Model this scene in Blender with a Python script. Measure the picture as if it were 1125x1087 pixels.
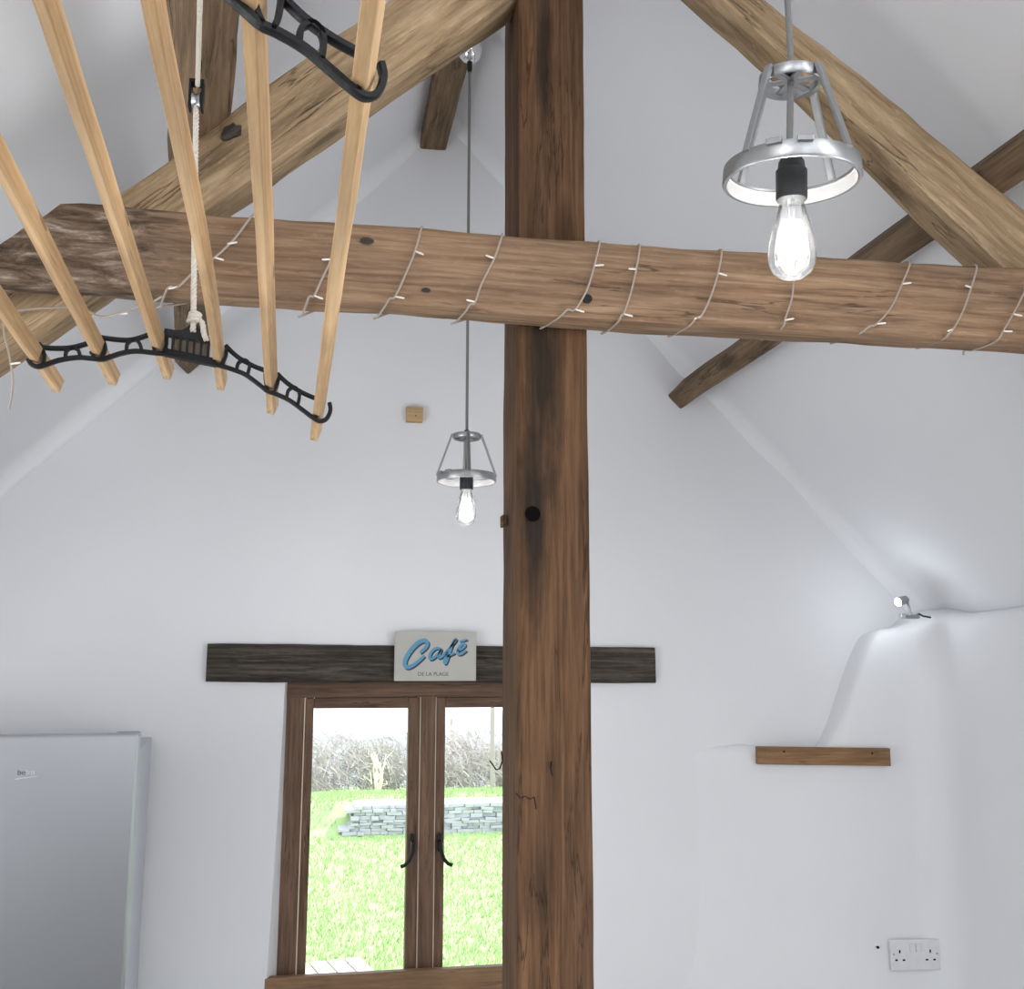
import bpy, bmesh, math, random
from mathutils import Vector, Matrix, noise
import numpy as np
for o in list(bpy.data.objects): bpy.data.objects.remove(o)
S = bpy.context.scene; COL = S.collection
R = math.radians

# ------------------------------------------------------------------ camera
FPX = 1126.0; CX, CY = 562.5, 543.5; EYE = 1.65
TILT = R(9.80); YAW = R(10.535)
cd = bpy.data.cameras.new('camera'); cam = bpy.data.objects.new('camera', cd); COL.objects.link(cam)
cd.sensor_fit = 'HORIZONTAL'; cd.sensor_width = 36.0; cd.lens = 36.0*FPX/1125.0; cd.clip_start = .02; cd.clip_end = 400
cam.location = (0, 0, EYE); cam.rotation_euler = (math.pi/2+TILT, 0, -YAW)
S.camera = cam

# ------------------------------------------------------------------ world, sun, added fill lamps, exposure
W = bpy.data.worlds.new('sky'); S.world = W; W.use_nodes = True
bgn = W.node_tree.nodes['Background']; bgn.inputs[0].default_value = (.90, .95, 1.0, 1); bgn.inputs[1].default_value = 3.2
sl = bpy.data.lights.new('sun', 'SUN'); sl.energy = 10; sl.angle = R(2); sl.color = (1, .98, .93)
so = bpy.data.objects.new('sun', sl); COL.objects.link(so); so.rotation_euler = (R(-52), 0, R(-38))
def area(name, loc, rot, sx, sy, e, col=(1, 1, 1)):
    l = bpy.data.lights.new(name, 'AREA'); l.shape = 'RECTANGLE'; l.size = sx; l.size_y = sy; l.energy = e; l.color = col
    o = bpy.data.objects.new(name, l); COL.objects.link(o); o.location = loc; o.rotation_euler = rot
    return o
# added fill lamps at invented openings in the near gable and roof, unseen
area('added_gable_fill', (.35, -3.96, 2.25), (R(96), 0, 0), 1.7, 1.2, 14, (.98, .985, 1))
area('added_roof_fill', (-.62, -.80, 2.30), (0, R(-45), 0), .8, 1.3, 17, (.97, .985, 1))
area('added_roof_fill', (1.32, -.80, 2.33), (0, R(45), 0), .8, 1.3, 17, (.97, .985, 1))
# more added fill, at invented side wall openings out of view
area('added_left_fill', (-1.31, 1.35, 1.30), (0, R(-90), 0), .7, 1.0, 14, (.96, .98, 1))
area('added_right_fill', (1.85, .20, 1.10), (0, R(90), 0), 1.2, 1.4, 16, (.97, .985, 1))
VS = S.view_settings; VS.view_transform = 'Standard'; VS.look = 'None'; VS.exposure = 0.0; VS.gamma = 1.0; VS.use_curve_mapping = False

# ------------------------------------------------------------------ pixel helper: a point seen at (u,v) standing in a given plane
CAMP = Vector((0, 0, EYE))
def ray(u, v):
    a = (u-CX)/FPX; b = (CY-v)/FPX
    fw = math.cos(TILT)-b*math.sin(TILT); up = math.sin(TILT)+b*math.cos(TILT)
    return Vector((a*math.cos(YAW)+fw*math.sin(YAW), fw*math.cos(YAW)-a*math.sin(YAW), up))
def atY(u, v, Y): r = ray(u, v); return CAMP+r*(Y/r.y)
def atZ(u, v, Z): r = ray(u, v); return CAMP+r*((Z-EYE)/r.z)
def atP(u, v, p0, n): r = ray(u, v); return CAMP+r*((p0-CAMP).dot(n)/r.dot(n))

# ------------------------------------------------------------------ material helpers
def newmat(name):
    m = bpy.data.materials.new(name); m.use_nodes = True
    nt = m.node_tree; b = nt.nodes['Principled BSDF']
    return m, nt, b
def flat(name, col, rough=.5, metal=0., spec=.5, bump=0, bscale=60):
    m, nt, b = newmat(name)
    n = nt.nodes.new('ShaderNodeTexNoise'); n.inputs['Scale'].default_value = bscale; n.inputs['Detail'].default_value = 4
    tc = nt.nodes.new('ShaderNodeTexCoord'); nt.links.new(tc.outputs['Object'], n.inputs['Vector'])
    mx = nt.nodes.new('ShaderNodeMix'); mx.data_type = 'RGBA'
    mx.inputs[6].default_value = (*[c*.92 for c in col], 1); mx.inputs[7].default_value = (*[min(1, c*1.08) for c in col], 1)
    nt.links.new(n.outputs[0], mx.inputs[0]); nt.links.new(mx.outputs[2], b.inputs['Base Color'])
    b.inputs['Roughness'].default_value = rough; b.inputs['Metallic'].default_value = metal; b.inputs['Specular IOR Level'].default_value = spec
    if bump:
        bn = nt.nodes.new('ShaderNodeBump'); bn.inputs['Strength'].default_value = bump; bn.inputs['Distance'].default_value = .004
        nt.links.new(n.outputs[0], bn.inputs['Height']); nt.links.new(bn.outputs[0], b.inputs['Normal'])
    return m
def ramp(nt, fac, stops):
    r = nt.nodes.new('ShaderNodeValToRGB'); e = r.color_ramp.elements
    e[0].position = stops[0][0]; e[0].color = (*stops[0][1], 1); e[1].position = stops[-1][0]; e[1].color = (*stops[-1][1], 1)
    for p, c in stops[1:-1]:
        q = e.new(p); q.color = (*c, 1)
    nt.links.new(fac, r.inputs[0]); return r.outputs[0]
def mapping(nt, vec, scale, loc=(0, 0, 0)):
    mp = nt.nodes.new('ShaderNodeMapping'); mp.inputs['Scale'].default_value = scale; mp.inputs['Location'].default_value = loc
    nt.links.new(vec, mp.inputs['Vector']); return mp.outputs[0]
def noi(nt, vec, scale, detail=4, rough=.6, dist=0):
    n = nt.nodes.new('ShaderNodeTexNoise'); n.inputs['Scale'].default_value = scale; n.inputs['Detail'].default_value = detail
    n.inputs['Roughness'].default_value = rough; n.inputs['Distortion'].default_value = dist
    nt.links.new(vec, n.inputs['Vector']); return n.outputs[0]
def mixc(nt, fac, a, b, mode='MIX'):
    mx = nt.nodes.new('ShaderNodeMix'); mx.data_type = 'RGBA'; mx.blend_type = mode
    for s, v in ((0, fac), (6, a), (7, b)):
        if hasattr(v, 'is_linked') or hasattr(v, 'links'): nt.links.new(v, mx.inputs[s])
        else: mx.inputs[s].default_value = v if s == 0 else (*v, 1)
    return mx.outputs[2]
def mth(nt, op, a, b=0., c=None, clamp=False):
    n = nt.nodes.new('ShaderNodeMath'); n.operation = op; n.use_clamp = clamp
    for i, v in enumerate((a, b) if c is None else (a, b, c)):
        if hasattr(v, 'links'): nt.links.new(v, n.inputs[i])
        else: n.inputs[i].default_value = v
    return n.outputs[0]
def wood(name, dark, mid, light, gs=26., ring=1., rough=.72, bump=.35, stain=None, stain_col=(.03, .025, .02), rot=None, fleck=0.):
    """grain runs along local X of the object"""
    m, nt, b = newmat(name)
    tc = nt.nodes.new('ShaderNodeTexCoord'); oc = tc.outputs['Object']
    big = noi(nt, mapping(nt, oc, (1.6, 7, 7)), 2.2, 4, .6, .6)
    gr = noi(nt, mapping(nt, oc, (1.2, gs, gs)), 3.0, 6, .65, .8*ring)
    fine = noi(nt, mapping(nt, oc, (4, 75, 75)), 2.0, 4, .7)
    h = mth(nt, 'ADD', mth(nt, 'MULTIPLY', gr, .62), mth(nt, 'MULTIPLY', fine, .38))
    col = ramp(nt, h, [(.36, dark), (.50, mid), (.64, light)])
    tone = ramp(nt, big, [(.3, (.72, .72, .74)), (.7, (1.2, 1.17, 1.12))])
    col = mixc(nt, 1., col, tone, 'MULTIPLY')
    ck = noi(nt, mapping(nt, oc, (.8, 11, 11), (3, 1, 2)), 2.6, 5, .55, .4)
    cr = ramp(nt, mth(nt, 'ABSOLUTE', mth(nt, 'SUBTRACT', ck, .5)), [(.002, (1, 1, 1)), (.012, (0, 0, 0))])
    cg = ramp(nt, noi(nt, mapping(nt, oc, (2.2, 5, 5)), 2, 2), [(.5, (0, 0, 0)), (.6, (1, 1, 1))])
    crk = mth(nt, 'MULTIPLY', cr, cg)
    col = mixc(nt, mth(nt, 'MULTIPLY', crk, .7), col, tuple(c*.3 for c in dark))
    vo = nt.nodes.new('ShaderNodeTexVoronoi'); vo.inputs['Scale'].default_value = 2.1
    nt.links.new(mapping(nt, oc, (1.0, 3.2, 3.2), (.3, .1, .7)), vo.inputs['Vector'])
    kn = ramp(nt, vo.outputs['Distance'], [(.05, (1, 1, 1)), (.16, (0, 0, 0))])
    col = mixc(nt, mth(nt, 'MULTIPLY', kn, .75), col, tuple(c*.45 for c in dark))
    if fleck:
        fl = noi(nt, mapping(nt, oc, (10, 55, 55)), 3, 5, .75)
        col = mixc(nt, mth(nt, 'MULTIPLY', ramp(nt, fl, [(.56, (0, 0, 0)), (.66, (1, 1, 1))]), fleck), col, tuple(min(1, c*1.5) for c in light))
    sx = nt.nodes.new('ShaderNodeSeparateXYZ'); nt.links.new(oc, sx.inputs[0])
    if stain:   # dark age marks and a darker post side: ellipses in local x,y with ragged edges
        rag = noi(nt, mapping(nt, oc, (4, 16, 16)), 2.5, 4, .65)
        for (x0, y0, rx, ry, amt) in stain:
            dx = mth(nt, 'DIVIDE', mth(nt, 'SUBTRACT', sx.outputs[0], x0), rx); dy = mth(nt, 'DIVIDE', mth(nt, 'SUBTRACT', sx.outputs[1], y0), ry)
            d = mth(nt, 'SQRT', mth(nt, 'ADD', mth(nt, 'MULTIPLY', dx, dx), mth(nt, 'MULTIPLY', dy, dy)))
            d = mth(nt, 'ADD', d, mth(nt, 'MULTIPLY', mth(nt, 'SUBTRACT', rag, .5), 1.3))
            f = ramp(nt, d, [(.25, (1, 1, 1)), (1.15, (0, 0, 0))])
            col = mixc(nt, mth(nt, 'MULTIPLY', f, amt), col, stain_col)
    hh = mth(nt, 'SUBTRACT', h, mth(nt, 'MULTIPLY', crk, .8))
    if rot:     # weathered, crumbling end: x below rot[0] fading over rot[1]
        rg = noi(nt, mapping(nt, oc, (9, 42, 42)), 1.5, 6, .72, .5)
        f = mth(nt, 'DIVIDE', mth(nt, 'SUBTRACT', rot[0], mth(nt, 'ADD', sx.outputs[0], mth(nt, 'MULTIPLY', mth(nt, 'SUBTRACT', rg, .5), .25))), rot[1], clamp=True)
        rc = ramp(nt, rg, [(.33, (.03, .022, .016)), (.45, (.10, .068, .046)), (.56, (.20, .145, .105)), (.68, (.46, .40, .34))])
        col = mixc(nt, mth(nt, 'MULTIPLY', f, .92), col, rc)
        hh = mth(nt, 'ADD', hh, mth(nt, 'MULTIPLY', mth(nt, 'MULTIPLY', rg, f), 3.0))
    nt.links.new(col, b.inputs['Base Color'])
    b.inputs['Roughness'].default_value = rough; b.inputs['Specular IOR Level'].default_value = .12
    bn = nt.nodes.new('ShaderNodeBump'); bn.inputs['Strength'].default_value = bump; bn.inputs['Distance'].default_value = .004
    nt.links.new(hh, bn.inputs['Height']); nt.links.new(bn.outputs[0], b.inputs['Normal'])
    return m
def plaster(name, col, s1=2.2, st=.35):
    m, nt, b = newmat(name)
    tc = nt.nodes.new('ShaderNodeTexCoord'); oc = tc.outputs['Object']
    n1 = noi(nt, oc, s1, 3, .5); n2 = noi(nt, oc, 55, 4, .6)
    h = mth(nt, 'ADD', n1, mth(nt, 'MULTIPLY', n2, .012))
    bn = nt.nodes.new('ShaderNodeBump'); bn.inputs['Strength'].default_value = st; bn.inputs['Distance'].default_value = .05
    nt.links.new(h, bn.inputs['Height']); nt.links.new(bn.outputs[0], b.inputs['Normal'])
    c = ramp(nt, n1, [(.3, tuple(x*.97 for x in col)), (.7, col)])
    nt.links.new(c, b.inputs['Base Color']); b.inputs['Roughness'].default_value = .85; b.inputs['Specular IOR Level'].default_value = .2
    return m
def emis(name, col, st):
    m = bpy.data.materials.new(name); m.use_nodes = True; nt = m.node_tree; nt.nodes.clear()
    e = nt.nodes.new('ShaderNodeEmission'); e.inputs[0].default_value = (*col, 1); e.inputs[1].default_value = st
    o = nt.nodes.new('ShaderNodeOutputMaterial'); nt.links.new(e.outputs[0], o.inputs[0]); return m
def glass(name, fac_tr=.0, rough=.0):
    m = bpy.data.materials.new(name); m.use_nodes = True; nt = m.node_tree; nt.nodes.clear()
    t = nt.nodes.new('ShaderNodeBsdfTransparent'); g = nt.nodes.new('ShaderNodeBsdfGlossy'); g.inputs['Roughness'].default_value = rough+.02
    lw = nt.nodes.new('ShaderNodeFresnel'); lw.inputs[0].default_value = 1.35
    mx = nt.nodes.new('ShaderNodeMixShader'); nt.links.new(lw.outputs[0], mx.inputs[0]); nt.links.new(t.outputs[0], mx.inputs[1]); nt.links.new(g.outputs[0], mx.inputs[2])
    out = mx.outputs[0]
    if fac_tr:
        d = nt.nodes.new('ShaderNodeBsdfTranslucent'); d.inputs[0].default_value = (.95, .97, 1, 1)
        m2 = nt.nodes.new('ShaderNodeMixShader'); m2.inputs[0].default_value = fac_tr
        nt.links.new(out, m2.inputs[1]); nt.links.new(d.outputs[0], m2.inputs[2]); out = m2.outputs[0]
    o = nt.nodes.new('ShaderNodeOutputMaterial'); nt.links.new(out, o.inputs[0]); return m

M = {}
M['plaster'] = plaster('white_limewash', (.785, .785, .80))
M['ceil'] = plaster('white_ceiling_paint', (.83, .83, .845), 1.6, .25)
M['floor'] = flat('stone_floor', (.24, .235, .23), .6)
M['beam'] = wood('old_pine_beam', (.14, .085, .052), (.24, .152, .095), (.335, .23, .152), 34, .6, bump=.5, rot=(.62, .10), fleck=.22)
M['post'] = wood('red_brown_post', (.052, .028, .015), (.102, .055, .029), (.155, .086, .047), 34, .8,
                 stain=[(2.10, -.012, .22, .040, .85), (1.86, -.030, .16, .030, .88), (1.36, -.022, .09, .024, .5), (2.62, -.012, .22, .016, .75), (1.6, -.060, 2.4, .012, .35)], stain_col=(.016, .013, .010))  # last entry darkens the left side along the whole post
M['rafter'] = wood('tan_oak_rafter', (.205, .138, .077), (.355, .252, .152), (.48, .36, .228), 12, 1.2, bump=.6, fleck=.30)
M['purlin'] = wood('grey_brown_purlin', (.105, .072, .044), (.18, .124, .078), (.26, .185, .12), 18, bump=.5)
M['lath'] = wood('pale_pine_lath', (.40, .25, .125), (.55, .365, .20), (.66, .47, .28), 30, .6, .55, .12)
M['lintel'] = wood('dark_weathered_lintel', (.026, .022, .018), (.058, .050, .041), (.125, .11, .092), 16, 1.2, bump=.6, fleck=.15)
M['frame'] = wood('brown_window_frame', (.095, .058, .040), (.155, .096, .065), (.22, .14, .095), 30, .6, .45, .1)
M['sill'] = wood('brown_sill', (.16, .095, .055), (.23, .14, .08), (.30, .19, .11), 20, .6, .5, .1)
M['batten'] = wood('oiled_batten', (.17, .095, .047), (.26, .15, .078), (.34, .205, .112), 26, .8, .6, .12)
M['pineblock'] = wood('pine_offcut', (.38, .24, .12), (.50, .34, .19), (.60, .43, .27), 26)
M['iron'] = flat('black_cast_iron', (.012, .012, .013), .45, .0, .22, .25, 120)
M['black'] = flat('black_bakelite', (.018, .020, .020), .45, 0, .3)
M['rope'] = flat('cream_rope', (.68, .62, .54), .9, 0, .2, .6, 400)
M['wire'] = flat('clear_grey_wire', (.36, .30, .25), .5)
M['pin'] = flat('clear_light_pin', (.80, .77, .72), .3)
M['cord'] = flat('grey_braided_cord', (.20, .195, .19), .8, 0, .3, .5, 500)
M['zinc'] = flat('galvanised_metal', (.36, .365, .37), .33, .9, .5, .15, 60)
M['white_enamel'] = flat('white_lined_metal', (.42, .42, .42), .4)
M['chrome'] = flat('polished_chrome', (.78, .78, .79), .12, 1.)
M['steel'] = flat('brushed_steel_door', (.33, .338, .35), .30, 1., .5, 0, 2)
M['fridge_side'] = flat('silver_grey_cabinet', (.48, .50, .54), .4, .3)
M['dark_gap'] = flat('dark_gasket', (.03, .03, .03), .6)
M['silver'] = flat('silver_badge', (.62, .62, .62), .25, .9)
M['darkbadge'] = flat('dark_badge', (.12, .12, .125), .3, .5)
M['cream'] = flat('cream_edge_glint', (.70, .58, .44), .5)  # cream stands for light caught along the sash edges
M['plastic'] = flat('white_plastic', (.70, .70, .715), .3)
M['hole'] = flat('hole_shade', (.006, .005, .005), 1., 0, 0)  # near-black colour stands for the shade inside holes that are not cut
M['signboard'] = flat('aged_cream_board', (.45, .44, .405), .6, 0, .3, .1, 18)
M['signblue'] = flat('sea_blue_paint', (.085, .27, .42), .5)
M['signdark'] = flat('navy_paint', (.018, .030, .055), .5)
M['signgrey'] = flat('charcoal_paint', (.045, .045, .05), .5)
M['winglass'] = glass('window_glass')
M['bulbglass'] = glass('bulb_glass', .02)
M['filament'] = emis('lit_filament', (1, .97, .93), 25)
M['lens'] = emis('lit_lamp_lens', (.95, .98, 1), 40)
M['grass'] = flat('lawn_grass', (.30, .42, .20), .9, 0, .1, 0, 2.5)
M['blade'] = flat('grass_blade', (.34, .47, .23), .8, 0, .1, 0, 1.5)
M['stone'] = flat('grey_slate_stone', (.40, .42, .45), .85, 0, .2, .5, 8)
M['deck'] = flat('weathered_deck_board', (.40, .39, .38), .7)
M['twig'] = flat('bare_bramble_twig', (.46, .42, .42), .9)  # paled so the base colour carries outdoor haze
M['hedge'] = flat('winter_bush_foliage', (.42, .40, .38), .95, 0, .1)  # pale base colour, haze included
M['straw'] = flat('dead_pale_stem', (.74, .68, .58), .9)
M['pole'] = flat('grey_timber_pole', (.30, .27, .26), .8)
M['hill'] = flat('haze_tinted_hill', (.42, .50, .55), 1., 0, 0, 0, .2)  # aerial haze is put into this pale blue base colour

# ------------------------------------------------------------------ object helpers
def tag(o, label=None, cat=None, group=None, kind=None):
    if label: o['label'] = label
    if cat: o['category'] = cat
    if group: o['group'] = group
    if kind: o['kind'] = kind
    return o
def link(name, me, mat=None, parent=None, mw=None, smooth=False, crisp=True):
    o = bpy.data.objects.new(name, me); COL.objects.link(o)
    if mat is not None and not me.materials: me.materials.append(mat)
    if smooth:
        for p in me.polygons: p.use_smooth = True
        if crisp: me.set_sharp_from_angle(angle=R(42))
    if mw is not None: o.matrix_world = mw
    if parent is not None:
        o.parent = parent; o.matrix_parent_inverse = pw(parent).inverted()
    return o
def pw(o):
    m = o.matrix_basis.copy()
    while o.parent is not None:
        m = o.parent.matrix_basis @ (o.matrix_parent_inverse @ m) if o.parent.parent is None else pw(o.parent) @ o.matrix_parent_inverse @ m
        o = o.parent
        if o.parent is not None: break
    return m
def thing(name, label, cat, loc, group=None, rz=0):
    o = bpy.data.objects.new(name, None); COL.objects.link(o); o.location = loc; o.rotation_euler = (0, 0, rz)
    o.matrix_basis = Matrix.Translation(loc) @ Matrix.Rotation(rz, 4, 'Z'); o.empty_display_size = .05
    return tag(o, label, cat, group)
def bm_mesh(bm, name='m'):
    bmesh.ops.recalc_face_normals(bm, faces=bm.faces[:])
    me = bpy.data.meshes.new(name); bm.to_mesh(me); bm.free(); return me
def bm_box(bm, c, s, mat=None, bev=0):
    r = bmesh.ops.create_cube(bm, size=1, matrix=Matrix.Translation(c) @ (mat or Matrix()) @ Matrix.Diagonal((*s, 1)))
    if bev:
        es = list({e for v in r['verts'] for e in v.link_edges})
        bmesh.ops.bevel(bm, geom=es, offset=bev, segments=2, affect='EDGES', profile=.6)
def box(name, c, s, mat, parent=None, bev=.002, rot=None):
    """box whose local X is its longest side so that wood grain follows it"""
    s = list(s); k = max(range(3), key=lambda i: s[i])
    ax = {0: Matrix(), 1: Matrix.Rotation(math.pi/2, 4, 'Z'), 2: Matrix.Rotation(-math.pi/2, 4, 'Y')}[k]
    inv = ax.inverted().to_3x3(); ls = inv @ Vector(s); ls = Vector((abs(ls.x), abs(ls.y), abs(ls.z)))
    bm = bmesh.new(); bm_box(bm, (0, 0, 0), ls, None, min(bev, min(ls)*.3))
    mw = Matrix.Translation(c) @ (rot or Matrix()) @ ax
    return link(name, bm_mesh(bm), mat, parent, mw)
def tube_bm(bm, pts, r, n=8, cap=True):
    pts = [Vector(p) for p in pts]; rings = []
    rr = r if isinstance(r, (list, tuple)) else [r]*len(pts)
    prev = None
    for i, p in enumerate(pts):
        t = (pts[min(i+1, len(pts)-1)]-pts[max(i-1, 0)]).normalized()
        if prev is None:
            a = Vector((0, 0, 1)) if abs(t.z) < .9 else Vector((1, 0, 0)); u = t.cross(a).normalized()
        else:
            u = (prev-t*prev.dot(t)).normalized()
        prev = u; w = t.cross(u)
        rings.append([bm.verts.new(p+(u*math.cos(2*math.pi*k/n)+w*math.sin(2*math.pi*k/n))*rr[i]) for k in range(n)])
    for a, b in zip(rings, rings[1:]):
        for k in range(n): bm.faces.new((a[k], a[(k+1) % n], b[(k+1) % n], b[k]))
    if cap: bm.faces.new(rings[0][::-1]); bm.faces.new(rings[-1])
def tube(name, pts, r, mat, parent=None, n=8, mw=None):
    bm = bmesh.new(); tube_bm(bm, pts, r, n); return link(name, bm_mesh(bm), mat, parent, mw, True)
def lathe(name, prof, mat, parent=None, n=28, mw=None, close=False):
    bm = bmesh.new(); rings = []
    for (r, z) in prof:
        rings.append([bm.verts.new((r*math.cos(2*math.pi*k/n), r*math.sin(2*math.pi*k/n), z)) for k in range(n)] if r > 1e-6 else [bm.verts.new((0, 0, z))])
    seq = list(zip(rings, rings[1:]))+([(rings[-1], rings[0])] if close else [])
    for a, b in seq:
        for k in range(n):
            q = [a[k % len(a)], a[(k+1) % len(a)], b[(k+1) % len(b)], b[k % len(b)]]
            q = [v for i, v in enumerate(q) if v not in q[:i]]
            if len(q) > 2: bm.faces.new(q)
    return link(name, bm_mesh(bm), mat, parent, mw, True)
def poly_prism(name, pts2, y0, y1, mat, parent=None, mw=None, bev=0):
    """polygon in local XZ extruded from y0 to y1"""
    bm = bmesh.new(); f = bm.faces.new([bm.verts.new((p[0], y0, p[1])) for p in pts2])
    r = bmesh.ops.extrude_face_region(bm, geom=[f])
    for v in r['geom']:
        if isinstance(v, bmesh.types.BMVert): v.co.y = y1
    if bev: bmesh.ops.bevel(bm, geom=bm.edges[:], offset=bev, segments=1, affect='EDGES')
    return link(name, bm_mesh(bm), mat, parent, mw)
def timber(name, q0, q1, mat, seed=0, nseg=40, rad=.012, amp=.004, parent=None, wob=.0, lump=None, qm=None, tm=.5):
    """old timber between two end quads (4 corners each, same order); rounded arrises, uneven faces"""
    q0 = [Vector(p) for p in q0]; q1 = [Vector(p) for p in q1]
    if qm: qm = [Vector(p) for p in qm]
    c0 = sum(q0, Vector())/4; c1 = sum(q1, Vector())/4; ax = (c1-c0).normalized()
    up = (q0[1]-q0[0]); up = (up-ax*up.dot(ax)).normalized(); sd = ax.cross(up)
    mw = Matrix.Translation(c0) @ Matrix((ax, up, sd)).transposed().to_4x4(); inv = mw.inverted()
    bm = bmesh.new(); rings = []
    for i in range(nseg+1):
        t = i/nseg; ring = []
        if qm: qs = [inv @ (q0[k].lerp(qm[k], t/tm) if t < tm else qm[k].lerp(q1[k], (t-tm)/(1-tm))) for k in range(4)]
        else: qs = [inv @ q0[k].lerp(q1[k], t) for k in range(4)]
        for k in range(4):
            a, p, b = qs[k-1], qs[k], qs[(k+1) % 4]
            ra = p+(a-p).normalized()*rad; rb = p+(b-p).normalized()*rad
            mid = p*.5+(ra+rb)*.25
            ring += [ra, mid, rb]
            for f in (.33, .66): ring.append((rb.lerp(b+(p-b).normalized()*rad, f)))
        cen = sum(qs, Vector())/4; rv = []
        for p in ring:
            d = (p-cen); d.x = 0; d = d.normalized()
            sp = Vector((p.x*5+seed*7.3, p.y*14, p.z*14)); a_ = amp*(lump(p.x) if lump else 1)
            off = noise.noise(sp)*a_+noise.noise(sp*3.1)*a_*.45
            wv = Vector((0, noise.noise(Vector((p.x*1.7, seed, 0)))*wob, noise.noise(Vector((p.x*1.7, seed, 9)))*wob))
            rv.append(bm.verts.new(p+d*off+wv))
        rings.append(rv)
    n = len(rings[0])
    for a, b in zip(rings, rings[1:]):
        for k in range(n): bm.faces.new((a[k], a[(k+1) % n], b[(k+1) % n], b[k]))
    bm.faces.new(rings[0]); bm.faces.new(rings[-1])
    return link(name, bm_mesh(bm), mat, parent, mw, True)
def text_mesh(body, size, ext=.0):
    cu = bpy.data.curves.new('t', 'FONT'); cu.body = body; cu.size = size; cu.extrude = ext; cu.align_x = 'CENTER'
    o = bpy.data.objects.new('t', cu); COL.objects.link(o)
    dg = bpy.context.evaluated_depsgraph_get(); me = bpy.data.meshes.new_from_object(o.evaluated_get(dg))
    bpy.data.objects.remove(o); return me

# ------------------------------------------------------------------ the room shell
GY = 3.0                                       # inner face of the far gable
XL, XR, YN = -1.30, 1.83, -4.0
def sstep(a, b, x): t = min(1, max(0, (x-a)/(b-a))); return t*t*(3-2*t)
def ceil_z(x, y):
    r = 3.74-x; l = 3.06+x
    tw = .08*sstep(GY, 1.55, y)*sstep(.33, -.22, x)
    d = max(0, y-(GY-.06)); cove = .06-math.sqrt(max(0, .06**2-min(d, .06)**2)) if d > 0 else 0
    return min(l-tw, r)-cove
def build_ceiling():
    xs = [XL-.2+i*(.34-XL+.2)/26 for i in range(27)]+[.34+i*(2.25-.34)/26 for i in range(1, 27)]
    ys = [YN-.1+i*.1 for i in range(70)]+[GY-.09+.03, GY-.05, GY-.04, GY-.03, GY-.02, GY-.012, GY-.006, GY-.002, GY+.002, GY+.2]
    bm = bmesh.new()
    g = [[bm.verts.new((x, y, ceil_z(x, y)+.006*noise.noise(Vector((x*1.3, y*1.3, 5))))) for y in ys] for x in xs]
    for i in range(len(xs)-1):
        for j in range(len(ys)-1):
            x, y = (xs[i]+xs[i+1])/2, (ys[j]+ys[j+1])/2
            if -1.5 < y < -.1 and (-.95 < x < -.3 or 1.0 < x < 1.65): continue     # unseen roof openings, added for the roof fill lamps
            bm.faces.new((g[i][j], g[i+1][j], g[i+1][j+1], g[i][j+1]))
    return tag(link('ceiling', bm_mesh(bm), M['ceil'], smooth=True, crisp=False), kind='structure')
build_ceiling()
tag(box('floor', (.3, -.4, -.05), (4.4, 7.6, .1), M['floor'], bev=0), kind='structure')
def holed_wall(name, x0, x1, y0, y1, z1, oy0, oy1, oz0, oz1):
    bm = bmesh.new()
    for a, b, c, d in ((y0, oy0, 0, z1), (oy1, y1, 0, z1), (oy0, oy1, 0, oz0), (oy0, oy1, oz1, z1)):
        if b-a > .01 and d-c > .01: bm_box(bm, ((x0+x1)/2, (a+b)/2, (c+d)/2), (x1-x0, b-a, d-c))
    return tag(link(name, bm_mesh(bm), M['plaster']), kind='structure')
holed_wall('wall_left', XL-.2, XL, -4.2, 3.4, 2.2, .85, 1.85, .95, 1.65)  # unseen opening, added for the left fill lamp
# near gable behind the camera, with a high opening added for the fill lamp
bm = bmesh.new()
for c, s in (((-.95, YN-.1, 2.25), (.9, .2, 1.3)), ((1.65, YN-.1, 2.25), (.9, .2, 1.3)), ((.35, YN-.1, 3.2), (3.6, .2, .6)), ((.35, YN-.1, .8), (3.6, .2, 1.6))): bm_box(bm, c, s)
tag(link('wall_near', bm_mesh(bm), M['plaster']), kind='structure')

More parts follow.
